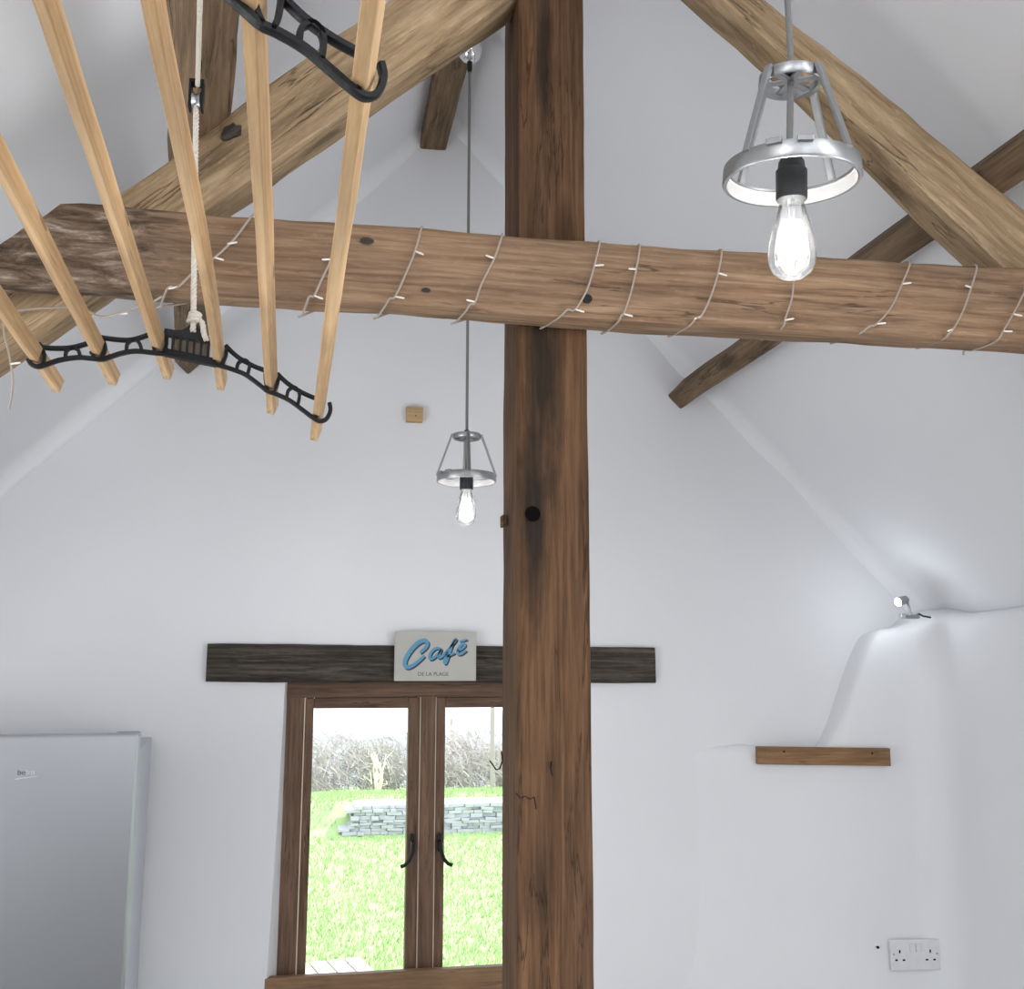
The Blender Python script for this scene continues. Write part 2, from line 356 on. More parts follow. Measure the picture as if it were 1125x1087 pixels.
# far gable: grid with a window opening, slightly uneven face, splayed reveals
WX0, WX1, WZ0, WZ1 = -.092, .790, .70, 1.622
def build_gable():
    bm = bmesh.new()
    def face_y(x, z): return GY+.010*noise.noise(Vector((x*1.6, z*1.6, 3.3)))+.004*noise.noise(Vector((x*5, z*5, 1)))
    xs = sorted(set([XL-.2+i*.06 for i in range(9)]+[-.85+i*.05 for i in range(15)]+[WX0, WX1]+[WX0+(WX1-WX0)*i/16 for i in range(17)]+[WX1+.05*i for i in range(1, 30)]))
    zs = sorted(set([i*.07 for i in range(10)]+[WZ0+(WZ1-WZ0)*i/18 for i in range(19)]+[WZ1+.05*i for i in range(1, 40)]))
    xs = [x for i, x in enumerate(xs) if i == 0 or x-xs[i-1] > 1e-4]
    V = {}
    def edge_shift(x, z):      # opening jambs lean out a little towards the bottom
        k = (WZ1-z)/(WZ1-WZ0)
        if WZ0-.01 <= z <= WZ1+.01:
            if abs(x-WX0) < 1e-4: return -.024*k**1.3
            if abs(x-WX1) < 1e-4: return -.030*max(0, 1-k*2.2)
        return 0
    for x in xs:
        for z in zs: V[x, z] = bm.verts.new((x+edge_shift(x, z), face_y(x, z), z))
    for i in range(len(xs)-1):
        for j in range(len(zs)-1):
            xm, zm = (xs[i]+xs[i+1])/2, (zs[j]+zs[j+1])/2
            if WX0 < xm < WX1 and WZ0 < zm < WZ1: continue
            bm.faces.new((V[xs[i], zs[j]], V[xs[i+1], zs[j]], V[xs[i+1], zs[j+1]], V[xs[i], zs[j+1]]))
    # reveals run back through the wall thickness
    loop = [(x, WZ0) for x in xs if WX0-1e-4 <= x <= WX1+1e-4]+[(WX1, z) for z in zs if WZ0 < z <= WZ1+1e-4]
    loop += [(x, WZ1) for x in reversed(xs) if WX0-1e-4 <= x < WX1-1e-4]+[(WX0, z) for z in reversed(zs) if WZ0 < z < WZ1-1e-4]
    def kk(x, z): return V[min(xs, key=lambda a: abs(a-x)), min(zs, key=lambda a: abs(a-z))]
    fr = [kk(x, z) for x, z in loop]; back = []
    for (x, z), v in zip(loop, fr):
        back.append(bm.verts.new((x+(.008 if x < .3 else -.004)*(1 if abs(x-WX0) < 1e-4 or abs(x-WX1) < 1e-4 else 0), GY+.42, z)))
    n = len(fr); midr = []
    for (x, z), v in zip(loop, fr):
        xm = {True: -.087, False: x}[abs(x-WX0) < 1e-4]; xm = .779 if abs(x-WX1) < 1e-4 else xm
        midr.append(bm.verts.new((xm, GY+.064, z)))
    for A_, B_ in ((fr, midr), (midr, back)):
        for k in range(n):
            if A_[k] is A_[(k+1) % n]: continue
            bm.faces.new((A_[k], A_[(k+1) % n], B_[(k+1) % n], B_[k]))
    return tag(link('wall_far', bm_mesh(bm), M['plaster'], smooth=True), kind='structure')
build_gable()
# outer leaf of the gable so that daylight only enters by the window
bm = bmesh.new()
for c, s in (((-.82, GY+.4, 1.3), (1.42, .04, 2.6)), ((1.62, GY+.4, 1.3), (1.62, .04, 2.6)), ((.35, GY+.4, 2.6), (3.6, .04, 1.9)), ((.35, GY+.4, .33), (.9, .04, .66))): bm_box(bm, c, s)
tag(link('wall_outer', bm_mesh(bm), M['plaster']), kind='structure')

# right-hand wall: thick rounded cob wall that flows into a ledge on the gable
def build_right_wall():
    h = .02
    X = np.arange(.86, 2.30, h); Y = np.arange(1.7, 3.13, h); Z = np.arange(.40, 2.0, h)
    x, y, z = np.meshgrid(X, Y, Z, indexing='ij')
    def ss(a, b, t): t = np.clip((t-a)/(b-a), 0, 1); return t*t*(3-2*t)
    def smin(a, b, k): hh = np.clip(.5+.5*(b-a)/k, 0, 1); return b*(1-hh)+a*hh-k*hh*(1-hh)
    def smax(a, b, k): return -smin(-a, -b, k)
    wob = .010*np.sin(x*5+z*3)*np.cos(z*4.1+y*2)+.006*np.sin(y*9+z*5)
    p = -.03+.122*ss(.86, 1.62, x)+.025*ss(1.40, 1.75, x)
    zt = 1.452-.035*ss(1.2, 1.5, x)+.37*ss(1.47, 1.70, x)
    d1 = smax((GY-p)-y, z-zt+.15*np.maximum(0, y-2.9), .045)
    xw = XR+.02*ss(2.9, 1.9, y)
    d2 = smax(xw-x, z-1.828+.004*np.sin(y*7), .06)
    d = smin(d1, d2, .13)+wob*.5
    # naive surface nets
    s = d < 0; nx, ny, nz = d.shape
    idx = -np.ones((nx-1, ny-1, nz-1), int)
    cnt = np.zeros((nx-1, ny-1, nz-1)); acc = np.zeros((nx-1, ny-1, nz-1, 3))
    corners = [(i, j, k) for i in (0, 1) for j in (0, 1) for k in (0, 1)]
    def sub(a, c): return a[c[0]:nx-1+c[0], c[1]:ny-1+c[1], c[2]:nz-1+c[2]]
    for a in corners:
        for ax in range(3):
            if a[ax]: continue
            b = list(a); b[ax] = 1; b = tuple(b)
            da, db = sub(d, a), sub(d, b); cr = (da < 0) != (db < 0)
            t = np.where(cr, da/np.where(np.abs(da-db) < 1e-9, 1, da-db), 0)
            for q in range(3): acc[..., q] += np.where(cr, a[q]+(t if q == ax else 0), 0)
            cnt += cr
    m = cnt > 0; idx[m] = np.arange(m.sum())
    I = np.argwhere(m); P = (I+acc[m]/cnt[m][:, None])*h+np.array([X[0], Y[0], Z[0]])
    faces = []
    for ax in range(3):
        o1, o2 = [(1, 2), (2, 0), (0, 1)][ax]
        sl0 = [slice(None)]*3; sl1 = [slice(None)]*3; sl0[ax] = slice(0, -1); sl1[ax] = slice(1, None)
        for e in np.argwhere(s[tuple(sl0)] != s[tuple(sl1)]):
            if e[o1] == 0 or e[o2] == 0 or e[o1] >= d.shape[o1]-1 or e[o2] >= d.shape[o2]-1: continue
            q = []
            for (u, v) in ((0, 0), (1, 0), (1, 1), (0, 1)):
                c = e.copy(); c[o1] -= u; c[o2] -= v; q.append(int(idx[tuple(c)]))
            faces.append(q if s[tuple(e)] else q[::-1])
    vs = [tuple(p) for p in P]; n = len(vs)
    # the straight run of the wall towards and behind the camera, and its foot; gap added for right fill
    vs += [(XR+.012, 1.76, 0), (XR+.012, 3, 0), (XR+.012, 3, .46), (XR+.012, 1.76, .46)]
    faces += [[n, n+1, n+2, n+3]]
    for y0, y1, z0, z1 in ((.9, 1.78, 0, 1.83), (YN, -.5, 0, 1.83)):
        n = len(vs); vs += [(xx, yy, zz) for xx in (XR+.012, 2.3) for yy in (y0, y1) for zz in (z0, z1)]
        faces += [[n, n+1, n+3, n+2], [n+4, n+6, n+7, n+5], [n, n+4, n+5, n+1], [n+2, n+3, n+7, n+6], [n+1, n+5, n+7, n+3]]
    me = bpy.data.meshes.new('wall_right'); me.from_pydata(vs, [], faces); me.update()
    return tag(link('wall_right', me, M['plaster'], smooth=True, crisp=False), kind='structure')
build_right_wall()

# ------------------------------------------------------------------ window
win = bpy.data.objects.new('window_1', None); COL.objects.link(win); win.location = (.343, GY+.06, .80); win.matrix_basis = Matrix.Translation(win.location)
tag(win, kind='structure', label='brown timber casement window with two panes in the far wall')
FY = GY+.062
def wbox(name, x0, x1, z0, z1, y0, y1, mat=None, parent=None): return box(name, ((x0+x1)/2, (y0+y1)/2, (z0+z1)/2), (x1-x0, y1-y0, z1-z0), mat or M['frame'], parent or win, .003)
wbox('frame_jamb', -.125, -.037, .74, 1.613, FY, FY+.07)
wbox('frame_jamb', .723, .84, .74, 1.613, FY, FY+.07)
wbox('frame_head', -.125, .84, 1.5755, 1.66, FY-.004, FY+.07)
wbox('frame_sill', -.088, .776, .72, .765, FY, FY+.09)
wbox('mullion', .299, .341, .75, 1.58, FY-.006, FY+.07)
for x0, x1, gx0, gx1, hs in ((-.034, .296, -.010, .263, 1), (.344, .720, .372, .690, -1)):
    cas = wbox('casement', x0, gx0, .77, 1.575, FY+.010, FY+.055); cas['label'] = 'opening casement sash'
    wbox('stile', gx1, x1, .77, 1.575, FY+.010, FY+.055, None, cas)
    wbox('rail', gx0, gx1, 1.544, 1.575, FY+.010, FY+.055, None, cas)
    wbox('rail', gx0, gx1, .77, .812, FY+.010, FY+.055, None, cas)
    wbox('pane', gx0-.004, gx1+.004, .808, 1.548, FY+.030, FY+.034, M['winglass'], cas)
    wbox('edge_glint_strip', x0-.0032, x0+.0002, .77, 1.578, FY+.002, FY+.03, M['cream'], cas)  # pale strips paint the bright line of light along each sash edge
    wbox('edge_glint_strip', x1-.0002, x1+.0032, .77, 1.578, FY+.002, FY+.03, M['cream'], cas)
    # black curled handle
    hx = (gx1+x1)/2 if hs == 1 else (x0+gx0)/2
    hz = 1.165
    hb = box('handle', (hx, FY+.005, hz), (.012, .012, .050), M['iron'], cas, .003); hb['label'] = 'black iron casement handle'
    tube('handle_arm', [(hx, FY-.004, hz+.004), (hx, FY-.020, hz+.002), (hx-hs*.002, FY-.024, hz-.020), (hx-hs*.010, FY-.024, hz-.042), (hx-hs*.022, FY-.022, hz-.055), (hx-hs*.034, FY-.02, hz-.060)],
         [.006, .0065, .006, .0055, .005, .0055], M['iron'], cas)
sb = box('sill_board', (.336, GY+.010, .775), (.905, .027, .128), M['sill'], win, .003)

# lintel beam over the window
lt = timber('lintel', [(-.306, 2.984, 1.622), (-.306, 2.984, 1.726), (-.306, 3.20, 1.726), (-.306, 3.20, 1.622)],
            [(.993, 2.984, 1.616), (.993, 2.984, 1.722), (.993, 3.20, 1.722), (.993, 3.20, 1.616)], M['lintel'], 3, 60, .006, .005)
tag(lt, 'dark weathered timber lintel over the window', 'lintel')

# ------------------------------------------------------------------ roof timbers
TF = 1.46                                       # front face of the truss
def rafter(name, up0, up1, lo0, lo1, seed, label, t=.075, ext0=0., ext1=0., run=None):
    a0, a1 = atY(*up0, TF), atY(*up1, TF); b0, b1 = atY(*lo0, TF+t), atY(*lo1, TF+t)
    da, db = (a1-a0), (b1-b0)
    a0e, a1e = a0-da*ext0, a1+da*ext1; b0e = b0-db*ext0; b1e = b1+db*ext1
    q0 = [(b0e.x, TF, b0e.z), (a0e.x, TF, a0e.z), (a0e.x, TF+t, a0e.z), (b0e.x, TF+t, b0e.z)]
    q1 = [(b1e.x, TF, b1e.z), (a1e.x, TF, a1e.z), (a1e.x, TF+t, a1e.z), (b1e.x, TF+t, b1e.z)]
    qm = None; tm = .5
    if run:                                    # carry on at constant width to the post
        qm = q1; c = (a1e+b1e)/2; dv = ((a1e-a0e).normalized()+(b1e-b0e).normalized()).normalized(); dv.y = 0
        k = (run-c.x)/dv.x; q1 = [Vector(p)+dv*k for p in qm]; L0 = (c-(a0e+b0e)/2).length; tm = L0/(L0+abs(k))
    return tag(timber(name, q0, q1, M['rafter'], seed, 70, .016, .006, wob=.004, qm=qm, tm=tm), label, 'rafter', 'truss rafters')
raf_l = rafter('rafter', (110, 225), (390, 20), (95, 352), (412, 130), 1, 'tan principal rafter rising from the left behind the clothes airer', .075, .62, .66)
raf_r = rafter('rafter', (1125, 228), (845, 0), (1050, 290), (745, 0), 2, 'tan principal rafter on the right behind the nearer pendant lamp', .075, .85, .0, .40)
# post
pf = TF+.002; px0, px1 = .283, .389
post = timber('post', [(px0-.006, pf, 0), (px1-.004, pf, 0), (px1-.004, pf+.125, 0), (px0-.006, pf+.125, 0)], [(px0, pf, 3.27), (px1+.002, pf, 3.27), (px1+.002, pf+.125, 3.27), (px0, pf+.125, 3.27)],
              M['post'], 5, 130, .005, .0022)
tag(post, 'tall red-brown square timber post in front of the window', 'post')
# tie beam
def tie_beam():
    yf, yb = 1.40, 1.458
    top = [(-30, 292), (0, 268), (30, 246), (66, 222), (90, 221), (110, 222), (150, 227), (190, 229), (250, 235), (330, 240), (420, 246), (500, 252), (580, 258), (660, 264), (740, 270), (820, 275), (900, 280), (1000, 287), (1125, 293), (1300, 306)]
    bot = [(-30, 306), (0, 308), (30, 308), (66, 310), (90, 311), (110, 313), (150, 317), (190, 320), (250, 323), (330, 328), (420, 333), (500, 339), (580, 345), (660, 351), (740, 356), (820, 360), (900, 365), (1000, 371), (1125, 377), (1300, 388)]
    P = [(atY(*a, yf), atY(*b, yf)) for a, b in zip(top, bot)]
    org = Vector((-.8, yf, 2.25)); mw = Matrix.Translation(org)
    # dense resample
    secs = []
    for (a, b), (c, d) in zip(P, P[1:]):
        n = max(2, int((c-a).length/.012))
        for i in range(n): secs.append((a.lerp(c, i/n), b.lerp(d, i/n)))
    secs.append(P[-1])
    bm = bmesh.new(); rings = []
    for s_i, (a, b) in enumerate(secs):
        a = a-org; b = b-org; hgt = a.z-b.z; prof = []
        r = min(.008, hgt*.2)
        for f in (0, .12, .25, .38, .5, .62, .75, .88, 1): prof.append((0, b.z+r+(hgt-2*r)*f))
        prof += [(.003, a.z-.002), (r, a.z)]
        for f in (.25, .5, .75): prof.append((r+(yb-yf-2*r)*f, a.z))
        prof += [(yb-yf-r, a.z), (yb-yf, a.z-r)]
        for f in (.3, .6): prof.append((yb-yf, a.z-r-(hgt-2*r)*f))
        prof += [(yb-yf, b.z+r), (yb-yf-r, b.z), ((yb-yf)*.5, b.z), (r, b.z), (.003, b.z+.002)]
        rv = []
        for (y, z) in prof:
            x = a.x+(b.x-a.x)*(0 if hgt < 1e-6 else (a.z-z)/hgt); sp = Vector((x*6, y*18, z*18))
            k = .0022+.014*sstep(.46, .30, x)
            off = noise.noise(sp)*k+noise.noise(sp*2.7)*k*.7+(noise.noise(sp*6.1)*k*.35 if x < .5 else 0)
            d = Vector((0, y-(yb-yf)/2, (z-(a.z+b.z)/2)*.5)).normalized()
            rv.append(bm.verts.new(Vector((x, y, z))+d*off))
        rings.append(rv)
    n = len(rings[0])
    for p, q in zip(rings, rings[1:]):
        for k in range(n): bm.faces.new((p[k], p[(k+1) % n], q[(k+1) % n], q[k]))
    bm.faces.new(rings[0]); bm.faces.new(rings[-1])
    return tag(link('tie_beam', bm_mesh(bm), M['beam'], None, mw, True), 'horizontal reddish-brown tie beam wrapped with a string of lights', 'beam')
TB = tie_beam()
# purlins and ridge: diamond-set sections
def purlin(name, A, B, side, w, h, label, mat, seed, group=None):
    """A,B lower arris at the two ends; side=+1 roof falls to the right; w along the slope, h square to it"""
    s2 = math.sqrt(.5)
    e1 = Vector((-side*s2, 0, s2)); e2 = Vector((side*s2, 0, s2))     # up the slope, and out towards the roof
    qs = []
    for p in (A, B): qs.append([p, p+e1*w, p+e1*w+e2*h, p+e2*h])
    return tag(timber(name, qs[0], qs[1], mat, seed, 70, .006, .0035, wob=.004), label, 'purlin', group)
A = atY(207, 412, 3.0); B = atY(219, 0, 1.1); dd = (B-A)/1.9
purlin('purlin', A+(A-B).normalized()*.12, B+dd*2.2, -1, .072, .06, 'brown purlin running toward the viewer at upper left above the airer rope', M['purlin'], 11, 'side purlins')
A = atY(748, 450, 3.0); B = atY(1125, 199, 1.41); dd = (B-A)/1.6
purlin('purlin', A+(A-B).normalized()*.12, B+dd*2.2, 1, .06, .085, 'brown purlin crossing behind the right rafter and tie beam', M['purlin'], 12, 'side purlins')
rb = timber('ridge_beam', [(.262, 3.12, 3.275), (.262, 3.12, 3.375), (.345, 3.12, 3.40), (.345, 3.12, 3.275)], [(.285, 0.2, 3.255), (.285, 0.2, 3.375), (.368, 0.2, 3.38), (.368, 0.2, 3.255)], M['purlin'], 14, 70, .006, .003)
tag(rb, 'short dark ridge timber under the roof peak where the far lamp hangs', 'beam')

# small things fixed to the post
def hook(pts, r, name='bent_nail'): return tube(name, pts, r, M['iron'], post, 6)
yq = pf-.002
hook([atY(551, 826, yq), atY(552, 836, yq-.012), atY(549, 845, yq-.018), atY(545, 846, yq-.02), atY(541, 840, yq-.02), atY(538, 836, yq-.02)], .0011)
hook([atY(606, 836, yq+.004), atY(605, 844, yq-.008), atY(607, 853, yq-.006)], .0012)
hook([atY(567, 872, yq), atY(572, 877, yq-.006), atY(577, 875, yq-.008), atY(582, 878, yq-.008), atY(587, 876, yq-.006), atY(589, 889, yq-.004)], .0010)
p = atY(585, 565, pf)
lathe('peg_hole', [(.0001, -.002), (.0105, -.002), (.0115, .0005), (.0001, .0006)], M['hole'], post, 18, Matrix.Translation(p+Vector((0, -.002, 0))) @ Matrix.Rotation(R(90), 4, 'X'))  # flat dark disc in place of the shade in a recess
p = atY(553, 573, pf+.09)
box('timber_scab', p+Vector((-.001, 0, 0)), (.005, .02, .018), M['post'], post, .002)
# latch hanging on the right of the post near the bottom
lp = atY(642, 1018, pf+.10)
lat = thing('hanging_latch', 'thin metal latch hanging on the right side of the post', 'latch', lp)
tube('hook_wire', [lp+Vector((-.012, 0, .024)), lp+Vector((-.001, -.004, .014)), lp+Vector((.004, -.004, .004)), lp+Vector((-.001, -.004, -.004)), lp+Vector((.002, -.004, -.012))], .0012, M['iron'], lat, 6)
box('latch_bar', lp+Vector((-.001, -.004, -.040)), (.005, .004, .058), M['chrome'], lat, .001)
box('latch_backing', lp+Vector((.0035, -.002, -.038)), (.004, .005, .06), M['iron'], lat, .001)

# ------------------------------------------------------------------ string of lights wound round the tie beam
SL = thing('string_lights', 'thin clear cable of tiny lights wound around the tie beam', 'string lights', (.4, 1.39, 2.2))
turns = [[(279, 235), (258, 262), (236, 283), (214, 298), (196, 315), (178, 326)],
         [(374, 262), (364, 285), (353, 308), (345, 325), (333, 338)], [(463, 250), (456, 276), (444, 305), (434, 326), (416, 343)],
         [(552, 258), (543, 284), (529, 312), (522, 332), (502, 349)], [(659, 266), (653, 292), (645, 318), (632, 340), (600, 354)],
         [(703, 270), (699, 296), (693, 322), (685, 345), (668, 358)], [(793, 275), (789, 300), (780, 328), (770, 348), (742, 363)],
         [(876, 283), (872, 305), (870, 328), (862, 352), (845, 366)], [(1000, 288), (991, 312), (979, 338), (963, 356), (922, 371)],
         [(1073, 292), (1067, 316), (1058, 342), (1047, 362), (1016, 377)], [(1126, 318), (1113, 345), (1102, 364), (1070, 381)]]
yf = 1.394
path = []
pins = []
for i, t in enumerate(turns):
    pts = [atY(u, v, yf) for u, v in t[:-1]]+[atY(*t[-1], 1.445)]
    pts[-1].z = min(pts[-1].z, pts[-2].z-.004)-.0045
    top, botm = pts[0], pts[-1]
    path.append((Vector((top.x+.01, 1.466, top.z+.002)) if i else Vector((top.x+.01, 1.43, top.z+.008))))
    path.append(Vector((top.x+.004, 1.43, top.z+.008)))
    lo_, hi_ = pts[-1], pts[-2]
    path += pts[:-1]+[Vector((hi_.x*.6+lo_.x*.4, 1.391, lo_.z+.006)), Vector((hi_.x*.35+lo_.x*.65, 1.402, lo_.z-.0015)), lo_+Vector((0, 0, -.001))]
    nx = [atY(u, v, yf) for u, v in turns[i+1]][0] if i+1 < len(turns) else botm
    path.append(Vector((botm.x*.97+nx.x*.03-.004, 1.464, botm.z+.004)))
    path.append(Vector((botm.x*.4+nx.x*.6, 1.474, (botm.z+nx.z)/2)))
    a, b = pts[len(pts)//3], pts[-2]
    for q, sgn in ((a, -1 if i % 2 else 1), (b, 1 if i % 3 else -1)): pins.append((q, sgn, i))
def catmull(P, n=5):
    out = []
    for i in range(len(P)-1):
        p0, p1, p2, p3 = P[max(i-1, 0)], P[i], P[i+1], P[min(i+2, len(P)-1)]
        for k in range(n):
            t = k/n; out.append(.5*((2*p1)+(p2-p0)*t+(2*p0-5*p1+4*p2-p3)*t*t+(3*p1-p0-3*p2+p3)*t**3))
    return out+[P[-1]]
tube('cable', catmull(path, 4), .0016, M['wire'], SL, 6)
# free-hanging tail on the left
tail = catmull([atY(178, 326, 1.394), atY(165, 333, 1.40), atY(150, 338, 1.40), atY(130, 345, 1.41), atY(110, 348, 1.43), atY(88, 338, 1.452), atY(60, 338, 1.452), atY(30, 340, 1.452), atY(8, 345, 1.452), atY(4, 362, 1.452), atY(10, 390, 1.452), atY(14, 420, 1.46), atY(10, 450, 1.5)], 4)
tube('cable', tail, .0016, M['wire'], SL, 6)
pins += [(atY(130, 345, 1.41), 1, 0), (atY(12, 400, 1.45), 1, 1), (atY(250, 268, 1.394), 1, 2)]
rnd = random.Random(4)
pinme = None
for q, sgn, i in pins:
    d = Vector((sgn*1.0, -.35, rnd.uniform(-.55, .2))).normalized()
    zax = d.to_track_quat('Z', 'Y').to_matrix().to_4x4(); mw = Matrix.Translation(q) @ zax
    if pinme is None:
        o = lathe('light_pin', [(.0001, 0), (.0012, 0), (.0015, .009), (.0012, .0135), (.0001, .0145)], M['pin'], SL, 6, mw); pinme = o.data
    else: link('light_pin', pinme, None, SL, mw)
# bolt head on the beam
p = atY(645, 329, 1.398)
lathe('bolt_head', [(.0001, -.003), (.004, -.003), (.0065, 0), (.007, .004), (.0001, .004)], M['iron'], TB, 10, Matrix.Translation(p) @ Matrix.Rotation(R(90), 4, 'X'))
for u, v, r in ((403, 265, .007), (468, 319, .0045)):
    p = atY(u, v, 1.3985)
    lathe('knot', [(.0001, 0), (r*.6, -.0006), (r, .0012), (.0001, .002)], M['lintel'], TB, 9, Matrix.Translation(p) @ Matrix.Rotation(R(90), 4, 'X') @ Matrix.Diagonal((1.5, .8, 1, 1)))
rk = random.Random(2); p = atY(254, 146, TF-.001)
poly_prism('knot_hole', [((.013+.006*rk.random())*math.cos(i*math.pi/7), (.008+.006*rk.random())*math.sin(i*math.pi/7)) for i in range(14)], -.004, .002, M['lintel'], raf_l, Matrix.Translation(p) @ Matrix.Rotation(R(-40), 4, 'Y'))
# ------------------------------------------------------------------ clothes airer
AP = atY(213, 385, 1.25); AD = ray(305, 830).normalized()
air = thing('clothes_airer', 'hanging clothes airer with six pale pine laths and black iron end brackets', 'clothes airer', AP)
U = Vector((1, 0, 0)); U = (U-AD*U.dot(AD)).normalized(); V_ = U.cross(AD)
def b2(u, v): p = atP(u, v, AP, AD)-AP; return Vector((p.dot(U), p.dot(V_)))
LOCAL = Matrix((U, AD, V_)).transposed().to_4x4()                # local x across, y along the laths, z up
PXM = (b2(300, 400)-b2(200, 400)).length/100
def stroke(bm, pts, w, th):
    P = [b2(*p) for p in pts]; P = [Vector((p.x, p.y)) for p in P]
    # smooth
    if len(P) > 2:
        out = []
        for i in range(len(P)-1):
            p0, p1, p2, p3 = P[max(i-1, 0)], P[i], P[i+1], P[min(i+2, len(P)-1)]
            for k in range(4):
                t = k/4; out.append(.5*((2*p1)+(p2-p0)*t+(2*p0-5*p1+4*p2-p3)*t*t+(3*p1-p0-3*p2+p3)*t**3))
        P = out+[P[-1]]
    w = w*PXM/2; rings = []
    for i, p in enumerate(P):
        t = (P[min(i+1, len(P)-1)]-P[max(i-1, 0)]).normalized(); nn = Vector((-t.y, t.x))
        a, b = p+nn*w, p-nn*w; c = th*.3
        ai, bi = p+nn*w*.7, p-nn*w*.7
        rings.append([bm.verts.new(v) for v in ((a.x, -th/2+c, a.y), (ai.x, -th/2, ai.y), (bi.x, -th/2, bi.y), (b.x, -th/2+c, b.y), (b.x, th/2-c, b.y), (bi.x, th/2, bi.y), (ai.x, th/2, ai.y), (a.x, th/2-c, a.y))])
    for a, b in zip(rings, rings[1:]):
        for k in range(8): bm.faces.new((a[k], a[(k+1) % 8], b[(k+1) % 8], b[k]))
    bm.faces.new(rings[0]); bm.faces.new(rings[-1])
def plate(bm, pts, th):
    vs = [b2(*p) for p in pts]
    f = bm.faces.new([bm.verts.new((p.x, -th/2, p.y)) for p in vs]); r = bmesh.ops.extrude_face_region(bm, geom=[f])
    for v in r['geom']:
        if isinstance(v, bmesh.types.BMVert): v.co.y = th/2
def bracket_mesh():
    bm = bmesh.new(); T = .008
    for s in ([(43, 378), (48, 382), (65, 383), (80, 382), (95, 378), (99, 376)], [(111, 371), (125, 373), (140, 374), (152, 372), (166, 367), (170, 365)],
              [(248, 380), (256, 388), (265, 395), (280, 403), (294, 408)], [(305, 411), (312, 418), (321, 425), (335, 433), (352, 440)],
              [(31, 395), (34, 400), (41, 403), (50, 401), (65, 396), (85, 393), (100, 394), (112, 395), (122, 392), (135, 388), (150, 386), (170, 388), (182, 389)],
              [(234, 400), (246, 403), (258, 407), (270, 412), (285, 423), (294, 430), (303, 433), (318, 440), (333, 451), (345, 460), (352, 463), (359, 460), (363, 451), (362, 443)]): stroke(bm, s, 4.8, T)
    for s in ([(45, 380), (49, 391), (47, 402)], [(100, 387), (104, 394)], [(113, 372), (116, 383), (112, 394)], [(167, 372), (170, 387)], [(182, 364), (183, 378), (179, 389)],
              [(236, 374), (236, 401)], [(249, 381), (248, 392), (243, 402)], [(291, 407), (292, 422), (295, 430)], [(307, 412), (304, 425), (300, 433)], [(350, 440), (348, 455), (347, 461)],
              [(72, 394), (73, 386), (79, 382), (86, 385), (88, 393)], [(139, 387), (140, 378), (147, 373), (153, 377), (156, 386)],
              [(260, 407), (262, 399), (269, 396), (274, 401), (272, 412)], [(315, 437), (317, 429), (324, 426), (329, 433), (327, 446)]): stroke(bm, s, 3.9, T)
    plate(bm, [(181, 362), (192, 364), (200, 364), (206, 361), (209, 358), (213, 356.5), (217, 359), (224, 368), (230, 372), (237, 374), (237, 379), (181, 369)], T)
    plate(bm, [(181, 383.5), (237, 395), (237, 403), (215, 398.5), (181, 391)], T)
    for x in (183, 190, 198, 205.7, 213.2, 221, 228.6, 235.5):
        k = (x-181)/56; stroke(bm, [(x+.8, 366+k*10), (x-.6, 386+k*12)], 3.3, T)
    return bm_mesh(bm)
bme = bracket_mesh()
b_far = link('bracket', bme, M['iron'], air, Matrix.Translation(AP) @ LOCAL); b_far['label'] = 'black cast iron end bracket with slotted centre'
SN = .66
# laths: (pocket px on the far bracket plane, far end px, near px, bow)
def proj(p):
    d = p-CAMP; x = d.x*math.cos(YAW)-d.y*math.sin(YAW); y = d.x*math.sin(YAW)+d.y*math.cos(YAW)
    z = y*math.cos(TILT)+d.z*math.sin(TILT); w = -y*math.sin(TILT)+d.z*math.cos(TILT)
    return CX+FPX*x/z, CY-FPX*w/z
def lath(pocket, near, w, h, roll, bow=0, seed=0, over=.105):
    """pocket, near: where the lower right arris is seen on the far bracket plane and closer to the camera"""
    F = atP(pocket[0], pocket[1], AP, AD)
    best = min((k*.0025 for k in range(20, 340)), key=lambda s: abs(proj(F-AD*s)[1]-near[1]))
    N = atP(near[0], near[1], AP-AD*best, AD)
    d = (F-N).normalized(); L = SN+over+.10
    ux = U*math.cos(roll)-V_*math.sin(roll); up = V_*math.cos(roll)+U*math.sin(roll)
    ux = (ux-d*ux.dot(d)).normalized(); up = ux.cross(d).normalized()
    E0 = F+d*over-ux*(w/2)+up*(h/2)
    mw = Matrix.Translation(E0) @ Matrix((-d, ux, (-d).cross(ux))).transposed().to_4x4()
    bm = bmesh.new(); rings = []; n = 24
    for i in range(n+1):
        x = L*i/n; t = i/n; b_ = bow*math.sin(math.pi*min(1, t*1.3))
        c = .0009; hw, hh = w/2, h/2
        rings.append([bm.verts.new((x, y+b_+.0007*noise.noise(Vector((x*9, seed, 0))), z+.0007*noise.noise(Vector((x*8, seed, 4))))) for y, z in
                      ((-hw+c, -hh), (hw-c, -hh), (hw, -hh+c), (hw, hh-c), (hw-c, hh), (-hw+c, hh), (-hw, hh-c), (-hw, -hh+c))])
    for a, b in zip(rings, rings[1:]):
        for k in range(8): bm.faces.new((a[k], a[(k+1) % 8], b[(k+1) % 8], b[k]))
    bm.faces.new(rings[0]); bm.faces.new(rings[-1])
    link('lath', bm_mesh(bm), M['lath'], air, mw)
    return F, d
lath((42, 399), (2, 342), .010, .018, R(15), 0, 1)
lath((110, 391.5), (36, 251), .010, .018, R(15), 0, 2)
lath((176, 385), (51, 7), .010, .018, R(15), 0, 3)
lath((240.5, 398), (171.5, 8), .010, .018, R(12), .005, 4)
F5, d5 = lath((299, 427.5), (281, 25), .010, .017, R(22), 0, 5)
F6, d6 = lath((351.5, 459), (408, 53), .010, .017, R(22), 0, 6)
